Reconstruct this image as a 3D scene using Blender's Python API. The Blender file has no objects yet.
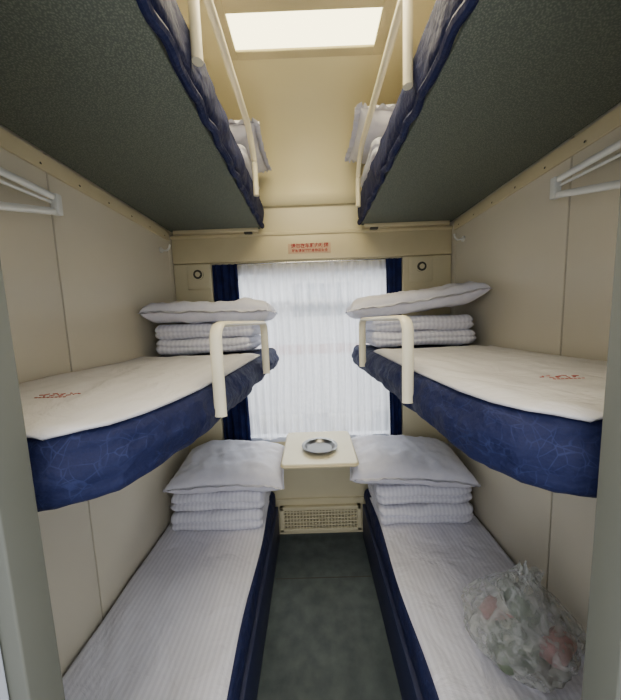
import bpy, bmesh, math, random
from mathutils import Vector, Matrix, noise
random.seed(3)
COL=bpy.context.collection
# ------------------------------------------------------------ materials
def srgb(r,g,b):
    f=lambda c:(c/255/12.92) if c/255<=.04045 else ((c/255+.055)/1.055)**2.4
    return (f(r),f(g),f(b),1)
def newmat(name):
    m=bpy.data.materials.new(name);m.use_nodes=True
    return m,m.node_tree,m.node_tree.nodes['Principled BSDF']
def N(nt,t,**k):
    n=nt.nodes.new(t)
    for a,b in k.items():
        if a in n.inputs: n.inputs[a].default_value=b
        else: setattr(n,a,b)
    return n
def mat(name,c,rough=.6,c2=None,scale=8,bump=0,bscale=200,metal=0,detail=4,spec=.5):
    m,nt,b=newmat(name)
    b.inputs['Roughness'].default_value=rough;b.inputs['Metallic'].default_value=metal
    b.inputs['Specular IOR Level'].default_value=spec
    tc=N(nt,'ShaderNodeTexCoord')
    n=N(nt,'ShaderNodeTexNoise',Scale=scale,Detail=detail);nt.links.new(tc.outputs['Object'],n.inputs['Vector'])
    r=N(nt,'ShaderNodeValToRGB');nt.links.new(n.outputs['Fac'],r.inputs[0])
    r.color_ramp.elements[0].position=.3;r.color_ramp.elements[1].position=.7
    if c2 is None: c2=tuple(x*.9 for x in c[:3])+(1,)
    r.color_ramp.elements[0].color=c2;r.color_ramp.elements[1].color=c
    nt.links.new(r.outputs[0],b.inputs['Base Color'])
    if bump:
        n2=N(nt,'ShaderNodeTexNoise',Scale=bscale,Detail=3);nt.links.new(tc.outputs['Object'],n2.inputs['Vector'])
        bp=N(nt,'ShaderNodeBump',Strength=bump,Distance=.003);nt.links.new(n2.outputs['Fac'],bp.inputs['Height'])
        nt.links.new(bp.outputs[0],b.inputs['Normal'])
    return m
M_wall=mat('wall_laminate',srgb(210,203,182),.38,srgb(205,197,176),3,.05,400)
M_cream=mat('cream_plastic',srgb(216,207,172),.35,srgb(209,199,164),4)
M_beam=mat('beam_cream',srgb(204,192,155),.4,srgb(195,183,146),5)
M_ceil=mat('ceiling_cream',srgb(236,225,182),.4,srgb(231,219,174),2)
M_floor=mat('floor_vinyl',srgb(80,90,92),.42,srgb(58,67,70),14,.25,90,detail=8)
M_jamb=mat('jamb_grey',srgb(104,106,97),.5,srgb(97,100,92),3)
M_white=mat('white_paint',srgb(215,220,232),.4)
M_rail=mat('rail_cream',srgb(232,223,192),.28)
M_metal=mat('steel',srgb(200,200,200),.25,metal=1)
M_bracket=mat('bracket_alu',srgb(225,226,220),.35,metal=.15)
M_dark=mat('dark_seam',srgb(70,68,60),.7)
M_black=mat('black_plastic',srgb(25,25,25),.5)
M_red=mat('red_print',srgb(150,45,40),.6)
M_emb=mat('emblem_red',srgb(165,75,70),.7)
M_plate=mat('notice_tan',srgb(200,168,138),.5)
M_pillow=mat('pillow_cotton',srgb(216,215,225),.8,srgb(206,206,219),30,.25,60,spec=.2)
M_ccurt=mat('curtain_navy',srgb(26,36,84),.8,srgb(15,22,56),18,.3,200,spec=.2)

def stripes(name,ca,cb,freq,axis='X',rot=0,bs=.5):
    m,nt,b=newmat(name);b.inputs['Roughness'].default_value=.75;b.inputs['Specular IOR Level'].default_value=.2
    tc=N(nt,'ShaderNodeTexCoord');mp=N(nt,'ShaderNodeMapping');mp.inputs['Rotation'].default_value=(0,0,rot)
    nt.links.new(tc.outputs['Object'],mp.inputs[0])
    w=N(nt,'ShaderNodeTexWave',Scale=freq,Distortion=.3,Detail=1);w.bands_direction=axis
    nt.links.new(mp.outputs[0],w.inputs['Vector'])
    r=N(nt,'ShaderNodeValToRGB');r.color_ramp.elements[0].position=.42;r.color_ramp.elements[1].position=.58
    r.color_ramp.elements[0].color=ca;r.color_ramp.elements[1].color=cb
    nt.links.new(w.outputs['Fac'],r.inputs[0]);nt.links.new(r.outputs[0],b.inputs['Base Color'])
    n=N(nt,'ShaderNodeTexNoise',Scale=7,Detail=5,Distortion=.8);nt.links.new(tc.outputs['Object'],n.inputs['Vector'])
    bp=N(nt,'ShaderNodeBump',Strength=bs,Distance=.03);nt.links.new(n.outputs['Fac'],bp.inputs['Height'])
    nt.links.new(bp.outputs[0],b.inputs['Normal'])
    return m
M_sheet=stripes('striped_sheet',srgb(209,208,219),srgb(219,218,228),15,bs=.75)
M_sheet2=stripes('plain_sheet',srgb(208,206,208),srgb(211,209,211),5,bs=.7)
M_quilt=stripes('quilt_stripe',srgb(206,206,218),srgb(218,218,228),14,bs=.8)

def navy():
    m,nt,b=newmat('navy_brocade');b.inputs['Roughness'].default_value=.7;b.inputs['Specular IOR Level'].default_value=.25
    tc=N(nt,'ShaderNodeTexCoord')
    L=nt.links
    def lines(scale,rot,w):
        # random facets: edges between straight-sided cells, stretched so they read as woven leaf strokes
        mp=N(nt,'ShaderNodeMapping');mp.inputs['Rotation'].default_value=rot;mp.inputs['Scale'].default_value=(1.7,.55,1.2);L.new(tc.outputs['Object'],mp.inputs[0])
        v=N(nt,'ShaderNodeTexVoronoi',Scale=scale);v.feature='DISTANCE_TO_EDGE';L.new(mp.outputs[0],v.inputs['Vector'])
        r=N(nt,'ShaderNodeMapRange');r.inputs['From Min'].default_value=w*.4;r.inputs['From Max'].default_value=w
        r.inputs['To Min'].default_value=1;r.inputs['To Max'].default_value=0
        L.new(v.outputs['Distance'],r.inputs['Value']);return r.outputs[0]
    a=lines(26,(.8,.3,.7),.03);c=lines(22,(-.8,.5,-.6),.03)
    ad=N(nt,'ShaderNodeMath');ad.operation='MAXIMUM';L.new(a,ad.inputs[0]);L.new(c,ad.inputs[1])
    nn=N(nt,'ShaderNodeTexNoise',Scale=22,Detail=2);L.new(tc.outputs['Object'],nn.inputs['Vector'])
    mr=N(nt,'ShaderNodeMapRange');mr.inputs['From Min'].default_value=.40;mr.inputs['From Max'].default_value=.6;mr.inputs['To Max'].default_value=.8;L.new(nn.outputs['Fac'],mr.inputs['Value'])
    mu=N(nt,'ShaderNodeMath');mu.operation='MULTIPLY';L.new(ad.outputs[0],mu.inputs[0]);L.new(mr.outputs[0],mu.inputs[1])
    mx=N(nt,'ShaderNodeMixRGB');L.new(mu.outputs[0],mx.inputs[0]);mx.inputs[1].default_value=srgb(29,36,76);mx.inputs[2].default_value=srgb(47,56,100)
    n=N(nt,'ShaderNodeTexNoise',Scale=350,Detail=2);L.new(tc.outputs['Object'],n.inputs['Vector'])
    m2=N(nt,'ShaderNodeMixRGB');m2.blend_type='MULTIPLY';m2.inputs[0].default_value=.35
    L.new(mx.outputs[0],m2.inputs[1]);L.new(n.outputs['Fac'],m2.inputs[2]);L.new(m2.outputs[0],b.inputs['Base Color'])
    n2=N(nt,'ShaderNodeTexNoise',Scale=14,Detail=4);L.new(tc.outputs['Object'],n2.inputs['Vector'])
    bp=N(nt,'ShaderNodeBump',Strength=.8,Distance=.025);L.new(n2.outputs['Fac'],bp.inputs['Height'])
    L.new(bp.outputs[0],b.inputs['Normal'])
    return m
M_navy=navy()
def under():
    m,nt,b=newmat('underside_cloth');b.inputs['Roughness'].default_value=.85
    tc=N(nt,'ShaderNodeTexCoord')
    w=N(nt,'ShaderNodeTexVoronoi',Scale=230);nt.links.new(tc.outputs['Object'],w.inputs['Vector'])
    r=N(nt,'ShaderNodeValToRGB');r.color_ramp.elements[0].position=.1;r.color_ramp.elements[1].position=.6
    r.color_ramp.elements[0].color=srgb(116,121,108);r.color_ramp.elements[1].color=srgb(82,89,80)
    nt.links.new(w.outputs['Distance'],r.inputs[0]);nt.links.new(r.outputs[0],b.inputs['Base Color'])
    return m
M_under=under()
def sheer():
    m=bpy.data.materials.new('sheer_fabric');m.use_nodes=True;nt=m.node_tree;nt.nodes.clear()
    o=N(nt,'ShaderNodeOutputMaterial');t=N(nt,'ShaderNodeBsdfTransparent');tr=N(nt,'ShaderNodeBsdfTranslucent');d=N(nt,'ShaderNodeBsdfDiffuse')
    for q in (tr,d): q.inputs['Color'].default_value=(.93,.93,.98,1)
    a=N(nt,'ShaderNodeMixShader');a.inputs[0].default_value=.2
    nt.links.new(tr.outputs[0],a.inputs[1]);nt.links.new(d.outputs[0],a.inputs[2])
    c=N(nt,'ShaderNodeMixShader');nt.links.new(t.outputs[0],c.inputs[1]);nt.links.new(a.outputs[0],c.inputs[2])
    tc=N(nt,'ShaderNodeTexCoord')
    mp=N(nt,'ShaderNodeMapping');mp.inputs['Scale'].default_value=(26,1,1.2);nt.links.new(tc.outputs['Object'],mp.inputs[0])
    n=N(nt,'ShaderNodeTexNoise',Scale=1,Detail=3);nt.links.new(mp.outputs[0],n.inputs['Vector'])
    mr=N(nt,'ShaderNodeMapRange');mr.inputs['From Min'].default_value=.35;mr.inputs['From Max'].default_value=.65;mr.inputs['To Min'].default_value=.45;mr.inputs['To Max'].default_value=.85
    nt.links.new(n.outputs['Fac'],mr.inputs['Value']);nt.links.new(mr.outputs[0],c.inputs[0])
    nt.links.new(c.outputs[0],o.inputs[0]);return m
M_sheer=sheer()
def emis(name,c,s):
    m=bpy.data.materials.new(name);m.use_nodes=True;nt=m.node_tree;nt.nodes.clear()
    e=N(nt,'ShaderNodeEmission');e.inputs[0].default_value=c;e.inputs[1].default_value=s
    o=N(nt,'ShaderNodeOutputMaterial');nt.links.new(e.outputs[0],o.inputs[0]);return m
M_lamp=emis('lamp_diffuser',(1,.89,.50,1),6.5)
M_fill=emis('fill_panel_glow',(1,.86,.57,1),17)  # stronger glow for the added fill panel out of view
def glass2():
    m=bpy.data.materials.new('window_glass');m.use_nodes=True;nt=m.node_tree;nt.nodes.clear()
    o=N(nt,'ShaderNodeOutputMaterial');t=N(nt,'ShaderNodeBsdfTransparent');g=N(nt,'ShaderNodeBsdfGlossy');g.inputs['Roughness'].default_value=.02
    t.inputs[0].default_value=(.96,.98,.97,1)
    c=N(nt,'ShaderNodeMixShader');c.inputs[0].default_value=.06;nt.links.new(t.outputs[0],c.inputs[1]);nt.links.new(g.outputs[0],c.inputs[2]);nt.links.new(c.outputs[0],o.inputs[0]);return m
M_glass=glass2()
def bagm():
    m=bpy.data.materials.new('bag_film');m.use_nodes=True;nt=m.node_tree;nt.nodes.clear()
    o=N(nt,'ShaderNodeOutputMaterial');t=N(nt,'ShaderNodeBsdfTransparent');p=N(nt,'ShaderNodeBsdfPrincipled')
    p.inputs['Base Color'].default_value=(.50,.51,.49,1);p.inputs['Roughness'].default_value=.18
    tc=N(nt,'ShaderNodeTexCoord');n=N(nt,'ShaderNodeTexNoise',Scale=20,Detail=5,Distortion=1.4);nt.links.new(tc.outputs['Object'],n.inputs['Vector'])
    r=N(nt,'ShaderNodeValToRGB');r.color_ramp.elements[0].position=.36;r.color_ramp.elements[1].position=.66
    r.color_ramp.elements[0].color=(.22,)*3+(1,);r.color_ramp.elements[1].color=(.68,)*3+(1,)
    c=N(nt,'ShaderNodeMixShader');nt.links.new(n.outputs['Fac'],r.inputs[0]);nt.links.new(r.outputs[0],c.inputs[0])
    nt.links.new(t.outputs[0],c.inputs[1]);nt.links.new(p.outputs[0],c.inputs[2]);nt.links.new(c.outputs[0],o.inputs[0])
    return m
M_bag=bagm()
# ------------------------------------------------------------ mesh helpers
def empty(name,loc=(0,0,0)):
    e=bpy.data.objects.new(name,None);e.location=loc;e.empty_display_size=.05;COL.objects.link(e);return e
def fin(bm,name,m,parent=None,smooth=True,angle=40):
    bmesh.ops.recalc_face_normals(bm,faces=bm.faces)
    me=bpy.data.meshes.new(name);bm.to_mesh(me);bm.free()
    ms=m if isinstance(m,(list,tuple)) else [m]
    for x in ms: me.materials.append(x)
    if smooth:
        me.polygons.foreach_set('use_smooth',[True]*len(me.polygons))
        try: me.set_sharp_from_angle(angle=math.radians(angle))
        except Exception: pass
    o=bpy.data.objects.new(name,me);COL.objects.link(o)
    if parent: o.parent=parent;o.matrix_parent_inverse=Matrix.Translation(-Vector(parent.location))
    return o
def addbox(bm,x0,x1,y0,y1,z0,z1,bev=0,mi=0,rot=None):
    b=bmesh.new();r=bmesh.ops.create_cube(b,size=1)
    for v in b.verts: v.co=Vector(((x0+x1)/2+v.co.x*(x1-x0),(y0+y1)/2+v.co.y*(y1-y0),(z0+z1)/2+v.co.z*(z1-z0)))
    if bev: bmesh.ops.bevel(b,geom=b.edges[:],offset=bev,segments=3,affect='EDGES',profile=.5)
    if rot:
        c=Vector(((x0+x1)/2,(y0+y1)/2,(z0+z1)/2));bmesh.ops.rotate(b,cent=c,matrix=rot,verts=b.verts)
    me=bpy.data.meshes.new('t');b.to_mesh(me);b.free()
    n=len(bm.faces);bm.from_mesh(me);bpy.data.meshes.remove(me)
    bm.faces.ensure_lookup_table()
    for f in bm.faces[n:]: f.material_index=mi
def boxes(name,lst,m,parent=None,bev=0):
    bm=bmesh.new()
    for b in lst:
        mi=b[6] if len(b)>6 else 0
        addbox(bm,*b[:6],bev=bev,mi=mi)
    return fin(bm,name,m,parent)
def tube(name,pts,r,m,parent=None,flat=1,seg=12,closed=False,fx=None):
    bm=bmesh.new();rings=[];n=len(pts);P=[Vector(p) for p in pts]
    for i,p in enumerate(P):
        if closed: t=(P[(i+1)%n]-P[i-1]).normalized()
        else: t=(P[min(i+1,n-1)]-P[max(i-1,0)]).normalized()
        a=Vector(fx) if fx else (Vector((0,0,1)) if abs(t.z)<.9 else Vector((1,0,0)))
        u=(a-t*a.dot(t)).normalized();w=t.cross(u)
        rings.append([bm.verts.new(p+u*r*math.cos(2*math.pi*k/seg)+w*r*flat*math.sin(2*math.pi*k/seg)) for k in range(seg)])
    R=n if closed else n-1
    for i in range(R):
        A=rings[i];B=rings[(i+1)%n]
        for k in range(seg): bm.faces.new((A[k],A[(k+1)%seg],B[(k+1)%seg],B[k]))
    if not closed: bm.faces.new(rings[0]);bm.faces.new(rings[-1])
    return fin(bm,name,m,parent)
def roundpath(pts,r,seg=6):
    P=[Vector(p) for p in pts];out=[P[0]]
    for i in range(1,len(P)-1):
        a=(P[i-1]-P[i]);b=(P[i+1]-P[i]);rr=min(r,a.length*.45,b.length*.45)
        A=P[i]+a.normalized()*rr;B=P[i]+b.normalized()*rr
        for k in range(seg+1):
            t=k/seg;out.append(A*(1-t)**2+P[i]*2*t*(1-t)+B*t*t)
    out.append(P[-1]);return out
def rbox(name,c,size,r,m,parent=None,cuts=22,namp=.006,nsc=7,rot=None,crease=0,seed=0,fn=None):
    bm=bmesh.new();bmesh.ops.create_cube(bm,size=2)
    bmesh.ops.subdivide_edges(bm,edges=bm.edges[:],cuts=cuts,use_grid_fill=True)
    h=[s/2 for s in size]
    for v in bm.verts:
        q=[]
        for i in range(3):
            t=v.co[i];s=1 if t>=0 else -1;t=abs(t);rr=min(r,h[i]*.98)
            q.append(s*((h[i]-rr)*t/.6 if t<.6 else (h[i]-rr)+rr*(t-.6)/.4))
        inn=Vector([max(-(h[i]-min(r,h[i]*.98)),min(h[i]-min(r,h[i]*.98),q[i])) for i in range(3)])
        d=Vector(q)-inn
        if d.length>1e-7:
            l=[d[i]/min(r,h[i]*.98) for i in range(3)];L=Vector(l).length
            d=Vector([l[i]/L*min(r,h[i]*.98) for i in range(3)])*1
        p=inn+d
        if crease:
            k=math.exp(-((p.z+.006*math.sin(p.x*9+seed))/(h[2]*.16))**2)
            if p.y<0: p.y+=crease*k*min(1,max(0,(-p.y-h[1]*.6)/(h[1]*.4)))
            p.x-=math.copysign(crease*.6*k*max(0,(abs(p.x)/h[0]-.85)/.15),p.x)
        nn=noise.noise_vector(p*nsc+Vector((seed*3.1,seed,7)))
        p+=nn*namp+noise.noise_vector(p*nsc*3+Vector((seed,1,2)))*namp*.4
        if fn: p=fn(p)
        v.co=p
    if rot: bmesh.ops.transform(bm,matrix=rot,verts=bm.verts)
    o=fin(bm,name,m,parent,angle=80);o.location=c;return o
def pillow(name,c,L,W,H,rx=0,ry=0,rz=0,seed=0,m=None,ruffle=.008,bend=.0,pu=5,pv=3.6,ex=.5):
    bm=bmesh.new();nu,nv=72,48;T={}
    for s in (1,-1):
        for i in range(nu+1):
            for j in range(nv+1):
                u=math.sin((i/nu*2-1)*math.pi/2*.98)/math.sin(math.pi/2*.98);v=math.sin((j/nv*2-1)*math.pi/2*.98)/math.sin(math.pi/2*.98)
                b=(i in(0,nu)) or (j in(0,nv))
                if s==-1 and b: T[(s,i,j)]=T[(1,i,j)];continue
                x=u*L/2*(1-.035*(1-v*v)*abs(u));y=v*W/2*(1-.05*(1-u*u)*abs(v))
                e=max(0,(1-abs(u)**pu))*max(0,(1-abs(v)**pv))
                t=H/2*e**ex
                q=Vector((x*3.2,y*3.2,s*2+seed*5.3))
                wr=noise.noise(q*1.6)*.018+noise.noise(q*4)*.012-abs(noise.noise(Vector((x*6,y*16,seed+s))))*.020-abs(noise.noise(Vector((x*17+y*6,y*9,seed+s+4))))*.012
                z=s*t*(1 if s>0 else .8)+wr*e**.4*(1 if s>0 else .6)
                if b: z+=math.sin((u*6+v*5)*2+seed)*.004
                z+=bend*u*u
                T[(s,i,j)]=bm.verts.new((x,y,z))
    for s in (1,-1):
        for i in range(nu):
            for j in range(nv):
                q=[T[(s,i,j)],T[(s,i+1,j)],T[(s,i+1,j+1)],T[(s,i,j+1)]]
                try: bm.faces.new(q if s>0 else q[::-1])
                except ValueError: pass
    per=[(i,0) for i in range(nu)]+[(nu,j) for j in range(nv)]+[(i,nv) for i in range(nu,0,-1)]+[(0,j) for j in range(nv,0,-1)]
    outer=[]
    for k,(i,j) in enumerate(per):
        a=T[(1,i,j)].co;n=Vector((0,0,0))
        if i in(0,nu): n.x=1 if i else -1
        if j in(0,nv): n.y=1 if j else -1
        n.normalize()
        outer.append(bm.verts.new(a+n*ruffle+Vector((0,0,math.sin(k*1.1)*ruffle*.35))))
    for k in range(len(per)):
        a=T[(1,)+per[k]];b=T[(1,)+per[(k+1)%len(per)]]
        bm.faces.new((a,b,outer[(k+1)%len(per)],outer[k]))
    R=Matrix.Rotation(rz,4,'Z')@Matrix.Rotation(ry,4,'Y')@Matrix.Rotation(rx,4,'X')
    bmesh.ops.transform(bm,matrix=R,verts=bm.verts)
    o=fin(bm,name,m or M_pillow,angle=180);o.location=c;return o
def lerp_tab(tab,y):
    if y<=tab[0][0]: return tab[0][1]
    for (a,b),(c,d) in zip(tab,tab[1:]):
        if y<=c: return b+(d-b)*(y-a)/(c-a)
    return tab[-1][1]
def slab(name,outline,z0,z1,r,mats,parent=None,namp=.004,wob=0,under_mi=0,seed=0,bulge=.004,sag=0):
    bm=bmesh.new();n=len(outline);P=[Vector((a,b)) for a,b in outline]
    nr=[]
    for i in range(n):
        t=(P[(i+1)%n]-P[i-1]);nr.append(Vector((t.y,-t.x)).normalized())
    prof=[]
    for k in range(7):
        a=math.pi/2*k/6;prof.append((r*(1-math.sin(a)),z0+r*(1-math.cos(a))))
    for k in range(1,4): prof.append((-bulge*math.sin(k/4*math.pi),z0+r+(z1-z0-2*r)*k/4))
    for k in range(7):
        a=math.pi/2*k/6;prof.append((r*(1-math.cos(a)),z1-r*(1-math.sin(a))))
    rings=[]
    for ins,z in prof:
        ring=[]
        for p,q in zip(P,nr):
            c=p-q*ins;w=Vector((c.x,c.y,z))
            nn=noise.noise(Vector((c.x*9,c.y*9,z*12+seed)))*namp+noise.noise(Vector((c.x*30,c.y*30,z*20+seed)))*namp*.5
            if z>z1-r*.6: nn=min(nn,.002)*.3
            w+=Vector((q.x,q.y,0))*nn
            if z<(z0+z1)/2:
                if wob: w.z+=noise.noise(Vector((c.x*6,c.y*6,seed)))*wob
                w.z-=sag*max(0,1-(c.y-.4)/.5)
            ring.append(bm.verts.new(w))
        rings.append(ring)
    for A,B in zip(rings,rings[1:]):
        for i in range(n): bm.faces.new((A[i],A[(i+1)%n],B[(i+1)%n],B[i]))
    f=bm.faces.new(rings[0][::-1]);f.material_index=under_mi
    bm.faces.new(rings[-1])
    return fin(bm,name,mats,parent,angle=60)
def sheet(name,y0,y1,xw,inner,z,m,parent,drape=.02,amp=.004,seed=0,th=.006,crown=0,sc=5,y0f=None):
    bm=bmesh.new();nu,nv=60,100;g=[]
    for i in range(nu+1):
        row=[]
        for j in range(nv+1):
            v=(j/nv)**1.3
            t=i/nu
            ya=y0
            y=ya+(y1-ya)*v
            xi=inner(y);x=xw+(xi-xw)*t
            a=amp*min(1,(1-t)*12)*min(1,v*25+.1)
            zz=z+crown*math.sin(math.pi*t)+noise.noise(Vector((x*sc,y*sc,seed)))*a*.6+abs(noise.noise(Vector((x*sc*2.3+y*3,y*sc*.8,seed+4))))*a
            if t>.92: zz-=drape*((t-.92)/.08)**2
            if y-ya<.03: zz-=drape*.8*(1-(y-ya)/.03)**2
            row.append(bm.verts.new((x,y,zz)))
        g.append(row)
    for i in range(nu):
        for j in range(nv): bm.faces.new((g[i][j],g[i][j+1],g[i+1][j+1],g[i+1][j]))
    o=fin(bm,name,m,parent,angle=180)
    s=o.modifiers.new('s','SOLIDIFY');s.thickness=th;s.offset=0
    return o
def curtain(name,x0,x1,x0b,x1b,z0,z1,y,folds,amp,m,parent,seed=0,scal=0):
    bm=bmesh.new();nu,nv=200,40;g=[]
    for j in range(nv+1):
        t=j/nv;row=[];a=x0+(x0b-x0)*t;b=x1+(x1b-x1)*t
        for i in range(nu+1):
            u=i/nu;x=a+(b-a)*u
            ph=folds*2*math.pi*(u+.04*noise.noise(Vector((u*4,t*1.5,seed))))
            yy=y+amp*(.6+.4*t)*math.sin(ph)+amp*.8*noise.noise(Vector((u*9,t*2,seed+3)))
            z=z1+(z0-z1)*t
            if scal: z+=scal*math.sin(u*math.pi*9+seed)*t**6+scal*.8*noise.noise(Vector((u*3,0,seed)))*t**3
            row.append(bm.verts.new((x,yy,z)))
        g.append(row)
    for j in range(nv):
        for i in range(nu): bm.faces.new((g[j][i],g[j][i+1],g[j+1][i+1],g[j+1][i]))
    return fin(bm,name,m,parent,angle=180)
def cyl(bm,c,r,h,axis='Z',seg=28,r2=None,mi=0):
    n=len(bm.faces)
    Rm={'Z':Matrix(),'X':Matrix.Rotation(math.pi/2,4,'Y'),'Y':Matrix.Rotation(math.pi/2,4,'X')}[axis]
    bmesh.ops.create_cone(bm,cap_ends=True,segments=seg,radius1=r,radius2=r if r2 is None else r2,depth=h,matrix=Matrix.Translation(c)@Rm)
    bm.faces.ensure_lookup_table()
    for f in bm.faces[n:]: f.material_index=mi
# ------------------------------------------------------------ room shell
YB=1.876;W=.9;ZC=2.75
boxes('floor',[(-1.2,1.2,-1.0,1.96,-.05,0)],M_floor)
boxes('trim_1',[(-.29,.29,.93,.936,0,.0015),(-.29,.29,1.52,1.524,0,.0012)],M_dark)
def sidewall(name,s):
    xa,xb=(W,W+.05)
    segs=[(.38,.998),(1.004,1.80)] if s<0 else [(.38,1.022),(1.028,1.80)]
    bm=bmesh.new()
    for a,b in segs+[(1.803,1.96)]:
        x0,x1=(xa,xb) if s>0 else (-xb,-xa)
        addbox(bm,x0,x1,a,b,0,ZC+.05,bev=.002)
    x0,x1=(xa+.006,xb+.006) if s>0 else (-xb-.006,-xa-.006)
    addbox(bm,x0,x1,.38,1.96,0,ZC,mi=1)
    return fin(bm,name,[M_wall,M_dark])
sidewall('wall_left',-1);sidewall('wall_right',1)
for s,nm in ((-1,'trim_2'),(1,'trim_3')):
    bm=bmesh.new()
    x0,x1=sorted((s*.8985,s*.888))
    addbox(bm,x0,x1,.38,1.80,2.07,2.125,bev=.003)
    for i in range(9): cyl(bm,(s*.887,.5+i*.155,2.085),.004,.004,'X',10,mi=1)
    fin(bm,nm,[M_beam,M_black])
WX0,WX1,WZ0,WZ1=-.53,.55,.70,1.90
boxes('wall_back',[(-.95,WX0,YB,YB+.07,0,2.45),(WX1,.95,YB,YB+.07,0,2.45),(WX0,WX1,YB,YB+.07,0,WZ0),(WX0,WX1,YB,YB+.07,WZ1,2.45)],M_cream)
bm=bmesh.new();prof=[(YB+.0,2.28)]
for k in range(13):
    a=math.pi/2*k/12;prof.append((YB-.40*(1-math.cos(a)),2.35+.40*math.sin(a)))
prof+=[(.30,2.75),(-1.0,2.75)]
va=[bm.verts.new((-.95,y,z)) for y,z in prof];vb=[bm.verts.new((.95,y,z)) for y,z in prof]
for i in range(len(prof)-1): bm.faces.new((va[i],vb[i],vb[i+1],va[i+1]))
c=fin(bm,'ceiling',M_ceil);sd=c.modifiers.new('s','SOLIDIFY');sd.thickness=.02;sd.offset=-1
boxes('trim_4',[(-.9,.9,YB-.006,YB-.0005,2.272,2.284)],M_beam,bev=.002)
boxes('wall_front',[(-1.0,-.426,.33,.378,0,2.75),(.383,1.0,.33,.378,0,2.75),(-.426,.383,.33,.378,2.1,2.75)],M_jamb,bev=.003)
boxes('door_1',[(-.49,-.450,.20,.329,0,2.12),(.405,.445,.20,.329,0,2.12),(-.450,.405,.20,.329,2.08,2.12)],M_white,bev=.003)
bm=bmesh.new();addbox(bm,-.898,.898,1.835,YB-.002,1.935,2.095,bev=.008)
addbox(bm,-.898,.898,1.828,YB-.002,2.088,2.108,bev=.004)
fin(bm,'trim_5',M_beam)
for s,nm,x0,x1 in ((-1,'trim_6',-.897,-.655),(1,'trim_7',.585,.897)):
    bm=bmesh.new();addbox(bm,x0,x1,1.838,YB-.002,.05,1.932,bev=.006)
    fin(bm,nm,M_cream)
    xc=-.735 if s<0 else .70
    bm=bmesh.new();addbox(bm,xc-.075,xc+.075,1.830,1.8375,1.77,1.925,bev=.004)
    addbox(bm,xc-.067,xc+.067,1.8285,1.8345,1.778,1.917,bev=.002)
    cyl(bm,(xc,1.827,1.862),.034,.008,'Y',mi=1);cyl(bm,(xc,1.822,1.862),.029,.008,'Y',mi=0);cyl(bm,(xc,1.818,1.862),.016,.006,'Y',mi=1);cyl(bm,(xc,1.815,1.862),.011,.006,'Y',mi=0)
    fin(bm,'lock_plate',[M_cream,M_dark])
e=empty('notice_plate',(-.012,1.83,2.0))
boxes('plate',[(-.150,.123,1.8305,1.8345,1.972,2.034)],M_plate,e,bev=.001)
def txt(name,body,size,loc,rot,m,parent,ext=.0004,off=0):
    cu=bpy.data.curves.new(name,'FONT');cu.body=body;cu.size=size;cu.align_x='CENTER';cu.align_y='CENTER';cu.extrude=ext;cu.offset=off
    cu.materials.append(m);o=bpy.data.objects.new(name,cu);COL.objects.link(o);o.location=loc;o.rotation_euler=rot
    if parent: o.parent=parent;o.matrix_parent_inverse=Matrix.Translation(-Vector(parent.location))
    return o
txt('lettering_top','请勿在车厢内吸烟',.030,(-.012,1.8298,2.017),(math.pi/2,0,0),M_red,e,off=.0008)
txt('lettering_bottom','旅客请保管随身物品安全',.021,(-.012,1.8298,1.988),(math.pi/2,0,0),M_red,e,off=.0005)
# ------------------------------------------------------------ window
w=empty('window_1',(0,1.9,1.3))
fw=.035
boxes('frame',[(WX0,WX0+fw,1.88,1.94,WZ0,WZ1),(WX1-fw,WX1,1.88,1.94,WZ0,WZ1),(WX0,WX1,1.88,1.94,WZ0,WZ0+fw),(WX0,WX1,1.88,1.94,WZ1-fw,WZ1),(WX0,WX1,1.89,1.93,1.655,1.685)],M_white,w,bev=.004)
boxes('glass',[(WX0+fw,WX1-fw,1.908,1.912,WZ0+fw,WZ1-fw)],M_glass,w)
c=empty('sheer_curtain',(0,1.83,1.3))
curtain('panel',-.485,.475,-.46,.50,.745,1.915,1.850,19,.011,M_sheer,c,1,.012)
tube('rod',[(-.486,1.85,1.922),(.476,1.85,1.922)],.005,M_metal,c)
c=empty('window_curtain',(-.57,1.85,1.3))
curtain('panel',-.652,-.488,-.652,-.464,.66,1.925,1.855,4,.012,M_ccurt,c,5,.006)
c=empty('window_curtain',(.52,1.85,1.3))
curtain('panel',.478,.582,.503,.582,.66,1.925,1.855,3,.011,M_ccurt,c,8,.006)
# ------------------------------------------------------------ vent
bm=bmesh.new()
addbox(bm,-.29,.29,1.845,YB-.002,.035,.06,bev=.003);addbox(bm,-.29,.29,1.845,YB-.002,.20,.225,bev=.003)
addbox(bm,-.29,-.262,1.845,YB-.002,.035,.225,bev=.003);addbox(bm,.262,.29,1.845,YB-.002,.035,.225,bev=.003)
addbox(bm,-.27,.27,1.866,1.873,.05,.21,mi=1)
for i in range(24): 
    x=-.262+i*.524/23;addbox(bm,x-.0035,x+.0035,1.85,1.868,.05,.21)
for z in (.085,.111,.137,.163,.188): addbox(bm,-.265,.265,1.848,1.866,z-.004,z+.004)
fin(bm,'air_vent',[M_cream,M_dark])
boxes('trim_8',[(-.60,.58,1.862,YB-.002,.27,.278),(-.60,.58,1.858,YB-.002,.585,.645)],M_cream,bev=.002)
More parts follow.
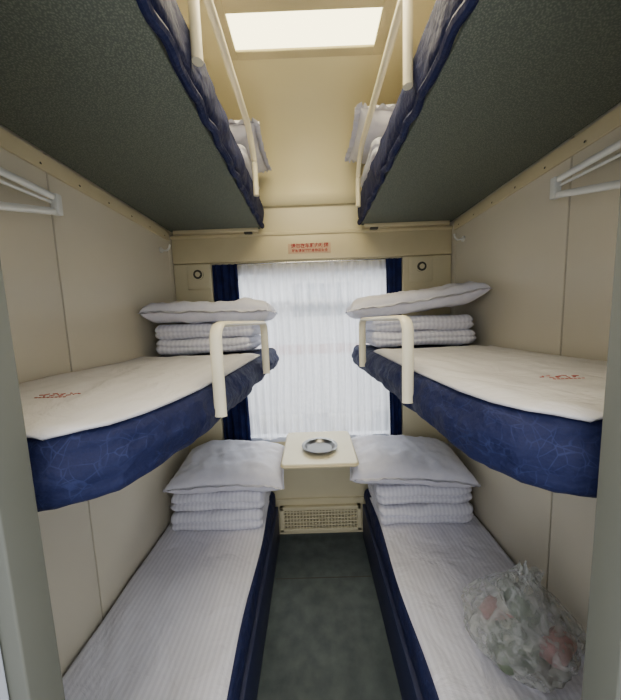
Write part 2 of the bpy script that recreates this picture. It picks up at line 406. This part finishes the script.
# ------------------------------------------------------------ folding table + tray
def rrect(x0,x1,y0,y1,r,n=8):
    o=[]
    for cx,cy,a0 in ((x1-r,y0+r,-90),(x1-r,y1-r,0),(x0+r,y1-r,90),(x0+r,y0+r,180)):
        for k in range(n+1):
            a=math.radians(a0+90*k/n);o.append((cx+r*math.cos(a),cy+r*math.sin(a)))
    return o
def dense(o,d=.02):
    r=[]
    for i,p in enumerate(o):
        q=o[(i+1)%len(o)];L=math.hypot(q[0]-p[0],q[1]-p[1]);n=max(1,int(L/d))
        for k in range(n): r.append((p[0]+(q[0]-p[0])*k/n,p[1]+(q[1]-p[1])*k/n))
    return r
t=empty('folding_table',(0,1.6,.8))
M_tab=mat('table_laminate',srgb(226,219,192),.3,srgb(220,212,184),6)
slab('top',rrect(-.200,.200,1.375,1.80,.02),.775,.80,.004,M_tab,t,0)
slab('edge_band',rrect(-.204,.204,1.371,1.804,.023),.778,.796,.006,M_beam,t,0)
boxes('hinge_rail',[(-.18,.18,1.80,1.857,.68,.715)],M_cream,t,bev=.003)
for x in (-.13,.13): boxes('support_arm',[(x-.01,x+.01,1.50,1.80,.745,.774),(x-.01,x+.01,1.79,1.828,.68,.774)],M_cream,t,bev=.003)
bm=bmesh.new();seg=48
pr=[(0,.806),(.055,.806),(.07,.8065),(.078,.812),(.086,.823),(.100,.826),(.104,.824),(.100,.822),(.088,.818),(.078,.806),(.07,.8015),(0,.8015)]
rg=[]
for r,z in pr:
    rg.append([bm.verts.new((0.005+max(r,1e-4)*math.cos(2*math.pi*k/seg),1.545+max(r,1e-4)*math.sin(2*math.pi*k/seg),z)) for k in range(seg)])
for A,B in zip(rg,rg[1:]):
    for k in range(seg): bm.faces.new((A[k],A[(k+1)%seg],B[(k+1)%seg],B[k]))
fin(bm,'metal_tray',mat('tray_steel',srgb(130,130,129),.3,metal=1),angle=30)
# ------------------------------------------------------------ berths
def outl(tab,s,y1,xw,y0):
    pts=[(s*xw,y1),(s*xw,y0)]
    near=[(s*abs(x),y) for y,x in tab]
    pts+=near+[(s*abs(tab[-1][1]),y1)]
    A=sum(p[0]*q[1]-q[0]*p[1] for p,q in zip(pts,pts[1:]+pts[:1]))
    if A<0: pts=pts[::-1]
    return dense(pts,.018)
LM=[(.405,.49),(.412,.45),(.43,.41),(.465,.365),(.52,.338),(.60,.318),(.71,.300),(.97,.280),(1.35,.262),(1.70,.252)]
RM=[(.405,.45),(.412,.41),(.43,.375),(.465,.335),(.52,.308),(.61,.292),(.90,.272),(1.35,.258),(1.72,.250)]
for s,tab in ((-1,LM),(1,RM)):
    b=empty('bunk_berth',(s*.58,1.1,1.3))
    o=outl(tab,s,1.825,.893,.405)
    slab('mattress',o,1.243,1.375,.042,[M_navy,M_under],b,.014,.016,1,s*3,bulge=.010,sag=.006 if s<0 else .016)
    def inner(y,s=s,tab=tab):
        k=.012+(.016 if s<0 else .03)*max(0,(y-.6))
        return s*(lerp_tab(tab,y)+k)
    sheet('bed_sheet',.418,1.40,s*.885,inner,1.382,M_sheet2,b,.007,.010,s*2+5,.006,0,5)
    ex,ey=(-.60,.62) if s<0 else (.548,.63)
    bmx=bmesh.new()
    for k in range(12):
        a=k*1.1;x=ex+(k-5.5)*.0075;yy=ey+.010*math.sin(a*2.3)
        addbox(bmx,x-.0045,x+.0045,yy-.0015,yy+.0015,1.3925,1.394,rot=Matrix.Rotation(a,3,'Z'))
    for k in range(8):
        x=ex+(k-3.5)*.009;addbox(bmx,x-.003,x+.003,ey-.024,ey-.0215,1.3925,1.394)
    fin(bmx,'emblem',M_emb,b)
    if s<0: A,Bp=(-.274,.735),(-.240,1.30)
    else: A,Bp=(.258,.80),(.236,1.40)
    pts=roundpath([(A[0],A[1],1.29),(A[0],A[1],1.54),(Bp[0],Bp[1],1.54),(Bp[0],Bp[1],1.30)],.05,8)
    tube('guard_rail',pts,.017,M_rail,b,flat=.5,fx=(1,0,0))
for s in (-1,1):
    b=empty('bunk_berth',(s*.6,1.1,.2))
    o=dense(rrect(*(sorted((s*.893,s*.31))),.40,1.83,.03),.02)
    slab('mattress',o,.25,.378,.03,M_navy,b,.006,.0,0,s*5)
    x0,x1=sorted((s*.893,s*.296))
    boxes('box_base',[(x0,x1,.42,1.83,.0,.25)],mat('base_navy',srgb(26,34,70),.6),b,bev=.004)
    inner=lambda y,s=s: s*(.326+.006*math.sin(y*9+s))
    sheet('bed_sheet',.41,1.70,s*.885,inner,.385,M_sheet,b,.005,.009,s+2,.006,.004,4)
for s in (-1,1):
    b=empty('bunk_berth',(s*.6,1.1,2.2))
    o=dense(rrect(*(sorted((s*.886,s*.293))),.40,1.83,.03),.02)
    slab('mattress',o,2.150,2.29,.035,M_navy,b,.012,.0,0,s*9)
    boxes('base_board',[(*sorted((s*.884,s*.318)),.41,1.825,2.128,2.160)],M_under,b,bev=.003)
    pts=[(s*(.305+.004*math.sin(i*.9)),.42+i*.02,2.140+.004*math.sin(i*1.3)) for i in range(71)]
    tube('fabric_hem',pts,.013,M_navy,b,seg=8)
    inner=lambda y,s=s: s*.33
    sheet('bed_sheet',.43,1.5,s*.88,inner,2.297,M_sheet2,b,.005,.004,s+8)
    if s<0: ya,yb=.76,1.50
    else: ya,yb=.86,1.69
    pts=roundpath([(s*.278,ya,2.19),(s*.278,ya,2.45),(s*.278,yb-.12,2.45),(s*.278,yb,2.36),(s*.278,yb,2.19)],.06,8)
    tube('guard_rail',pts,.014,M_rail,b)
    boxes('end_support',[(*sorted((s*.86,s*.33)),1.79,1.83,2.108,2.128)],M_beam,b,bev=.003)
    boxes('latch',[(*sorted((s*.42,s*.37)),1.80,1.826,2.098,2.116)],M_dark,b,bev=.003)
# ------------------------------------------------------------ bedding
def quilt(c,size,seed,crease=.018,r=.042,namp=.009):
    return rbox('folded_quilt',c,size,r,M_quilt,None,28,namp,8,crease=crease,seed=seed)
quilt((-.585,1.60,1.432),(.51,.38,.080),1,.010);quilt((-.572,1.605,1.508),(.53,.38,.078),2,.010)
pillow('pillow',(-.55,1.585,1.604),.64,.40,.125,0,math.radians(1),math.radians(2),1,pu=10,pv=8,ex=.42)
quilt((.565,1.60,1.432),(.55,.38,.080),3,.010);quilt((.56,1.605,1.508),(.53,.38,.078),4,.010)
pillow('pillow',(.530,1.585,1.620),.68,.40,.125,0,math.radians(-7),math.radians(-3),2,bend=.008,pu=8,pv=7,ex=.42)
quilt((-.585,1.61,.447),(.52,.38,.108),5,namp=.011);quilt((-.575,1.61,.560),(.53,.38,.108),6,namp=.011)
pillow('pillow',(-.52,1.59,.700),.62,.42,.175,math.radians(4),math.radians(2),math.radians(3),3,bend=-.015,pu=5,pv=4.5,ex=.46)
quilt((.585,1.61,.447),(.53,.38,.108),7,namp=.011);quilt((.575,1.61,.560),(.53,.38,.108),8,namp=.011)
pillow('pillow',(.51,1.59,.702),.66,.42,.175,math.radians(4),math.radians(2),math.radians(-4),4,bend=-.015,pu=5,pv=4.5,ex=.46)
quilt((-.58,1.59,2.352),(.56,.40,.09),9);pillow('pillow',(-.54,1.58,2.455),.58,.40,.13,0,0,0,5,ruffle=.025)
quilt((.58,1.59,2.352),(.56,.40,.09),10);pillow('pillow',(.54,1.58,2.48),.60,.40,.15,0,math.radians(4),0,6,ruffle=.025)
# ------------------------------------------------------------ ceiling light
e=empty('ceiling_light',(-.01,1.0,2.74))
boxes('housing',[(-.35,-.305,.50,1.375,2.712,2.748),(.295,.34,.50,1.375,2.712,2.748),(-.306,.296,1.335,1.375,2.712,2.748),(-.306,.296,.50,.55,2.712,2.748),(-.306,.296,1.13,1.185,2.712,2.748)],M_beam,e,bev=.004)
boxes('diffuser_rear',[(-.306,.296,1.18,1.34,2.722,2.740)],M_lamp,e)
boxes('hidden_fill_panel',[(-.305,.295,.55,1.13,2.722,2.740)],M_fill,e)  # unseen glowing panel added to brighten the room; housing lengthened around it
# ------------------------------------------------------------ wall brackets (folding clothes racks)
for s in (-1,1):
    tip,zt,zb=(.94,1.965,1.922) if s<0 else (1.0,1.985,1.938)
    e=empty('folding_coat_rack',(s*.86,.75,1.95))
    xo=s*.83;n=.50
    zlow=zb-.29*(tip-n)
    tube('frame_bar',roundpath([(s*.898,n-.03,zt),(xo,n,zt),(xo,tip,zt),(xo,tip,zb),(xo,n,zlow),(s*.898,n-.03,zlow)],.012,5),.011,M_bracket,e,flat=.7)
    tube('mid_bar',[(s*.85,n,zt-.03),(s*.838,tip-.01,(zt+zb)/2+.005)],.005,M_bracket,e)
    boxes('tip_plate',[(*sorted((s*.842,s*.816)),tip-.010,tip+.010,zb-.012,zt+.010)],M_bracket,e,bev=.004)
    boxes('wall_arm',[(*sorted((s*.898,s*.83)),.60,.625,zt-.012,zt+.004)],M_bracket,e,bev=.003)
for s in (-1,1):
    bm=bmesh.new();cyl(bm,(s*.894,1.70,1.99),.016,.008,'X')
    o=fin(bm,'coat_hook',M_bracket)
    tube('hook_arm',roundpath([(s*.892,1.70,1.99),(s*.86,1.70,1.985),(s*.845,1.70,2.0),(s*.84,1.70,2.02)],.012),.005,M_bracket,o)
# ------------------------------------------------------------ plastic bag
e=empty('plastic_bag',(.63,.85,.40))
bm=bmesh.new();bmesh.ops.create_icosphere(bm,subdivisions=5,radius=1)
for v in bm.verts:
    p=v.co.copy();zz=p.z
    r=1.0 if zz<.1 else 1-.58*((zz-.1)/.9)**1.3
    k=1+.16*noise.noise(p*2.1+Vector((3,1,2)))+.09*(1-2*abs(noise.noise(p*4.5)))+.03*noise.noise(p*11)
    x=p.x*.158*r*k;y=p.y*.135*r*k;z=max(-.80,zz)*.150*(1+.1*noise.noise(p*3))
    if zz>.75: z+=(zz-.75)*.16*(1+noise.noise(p*9))
    v.co=Vector((.642+x,.83+y,.402+.122+z))
fin(bm,'film',M_bag,e,angle=30)
for k,(dx,dy,tilt) in enumerate(((-.05,-.02,-.35),(.05,.02,.35))):
    bx=.642+dx*.8;by=.83+dy
    tube('handle',roundpath([(bx-.03,by,.62),(bx-.035+tilt*.06,by-.01,.68),(bx+.03+tilt*.06,by+.01,.685),(bx+.03,by+.01,.62)],.03,6),.004,M_bag,e,flat=3.5)
cols=[(srgb(72,84,64),(.59,.79,.48),(.12,.10,.10)),(srgb(150,100,98),(.71,.77,.49),(.11,.07,.09)),(srgb(190,186,178),(.67,.89,.53),(.14,.09,.10)),(srgb(86,98,82),(.64,.84,.58),(.11,.1,.07)),(srgb(168,128,126),(.60,.87,.49),(.10,.07,.08)),(srgb(90,84,74),(.66,.75,.45),(.10,.06,.05))]
for i,(cc,c,sz) in enumerate(cols):
    rbox('snack_pack',(0,0,0),sz,.022,mat('snack_%d'%i,cc,.35,tuple(min(1,x*1.6+.05) for x in cc[:3])+(1,),22),e,10,.006,14,rot=Matrix.Translation(c)@Matrix.Rotation(.5*i,4,'Z')@Matrix.Rotation(.3*i,4,'X'),seed=i)
# ------------------------------------------------------------ outside: train on next track and ground
M_tr=mat('train_paint',srgb(225,226,232),.4);M_tw=mat('train_window',srgb(150,158,170),.2);M_ts=mat('train_stripe',srgb(190,145,140),.5)
bm=bmesh.new();addbox(bm,-9,9,5.0,7.5,-.2,2.9,bev=.1)
for i in range(-4,5): addbox(bm,i*2-.35,i*2+.75,4.98,5.05,1.62,2.2,bev=.03,mi=1)
addbox(bm,-9,9,4.985,5.05,.95,1.12,mi=2);addbox(bm,-9,9,4.985,5.05,2.45,2.52,mi=1)
for i in range(-6,7): addbox(bm,i*1.4-.25,i*1.4+.25,5.2,5.5,-.9,-.2,mi=1)
fin(bm,'train_carriage',[M_tr,M_tw,M_ts])
boxes('ground',[(-30,30,2.2,30,-1.0,-.9)],mat('gravel',srgb(190,188,182),.9,srgb(160,158,152),40))
# ------------------------------------------------------------ lights
wd=bpy.data.worlds.new('World');bpy.context.scene.world=wd;wd.use_nodes=True
bg=wd.node_tree.nodes['Background'];bg.inputs[0].default_value=(.95,.96,1,1);bg.inputs[1].default_value=2.3
def area(name,loc,rot,sx,sy,p,c):
    l=bpy.data.lights.new(name,'AREA');l.shape='RECTANGLE';l.size=sx;l.size_y=sy;l.energy=p;l.color=c
    o=bpy.data.objects.new(name,l);o.location=loc;o.rotation_euler=rot;COL.objects.link(o);return o
area('corridor_fill',(0,-.7,2.6),(math.radians(45),0,0),1.0,.4,8,(1,.94,.84))  # added fill light behind the camera, brightens the jambs
sun=bpy.data.lights.new('sun','SUN');sun.energy=8;sun.angle=1.0;so=bpy.data.objects.new('sun',sun);COL.objects.link(so);so.rotation_euler=(math.radians(-50),0,math.radians(-14))
# ------------------------------------------------------------ camera
cam=bpy.data.cameras.new('camera');co=bpy.data.objects.new('camera',cam);COL.objects.link(co)
cam.sensor_width=36;cam.sensor_fit='AUTO';cam.lens=277.6985*36/700;cam.clip_start=.02
R=Matrix.Rotation(.0062,4,'Z')@Matrix.Rotation(math.pi/2-.1042,4,'X')@Matrix.Rotation(-.0356,4,'Z')
co.matrix_world=Matrix.Translation((-.0186,0,1.5403))@R
bpy.context.scene.camera=co
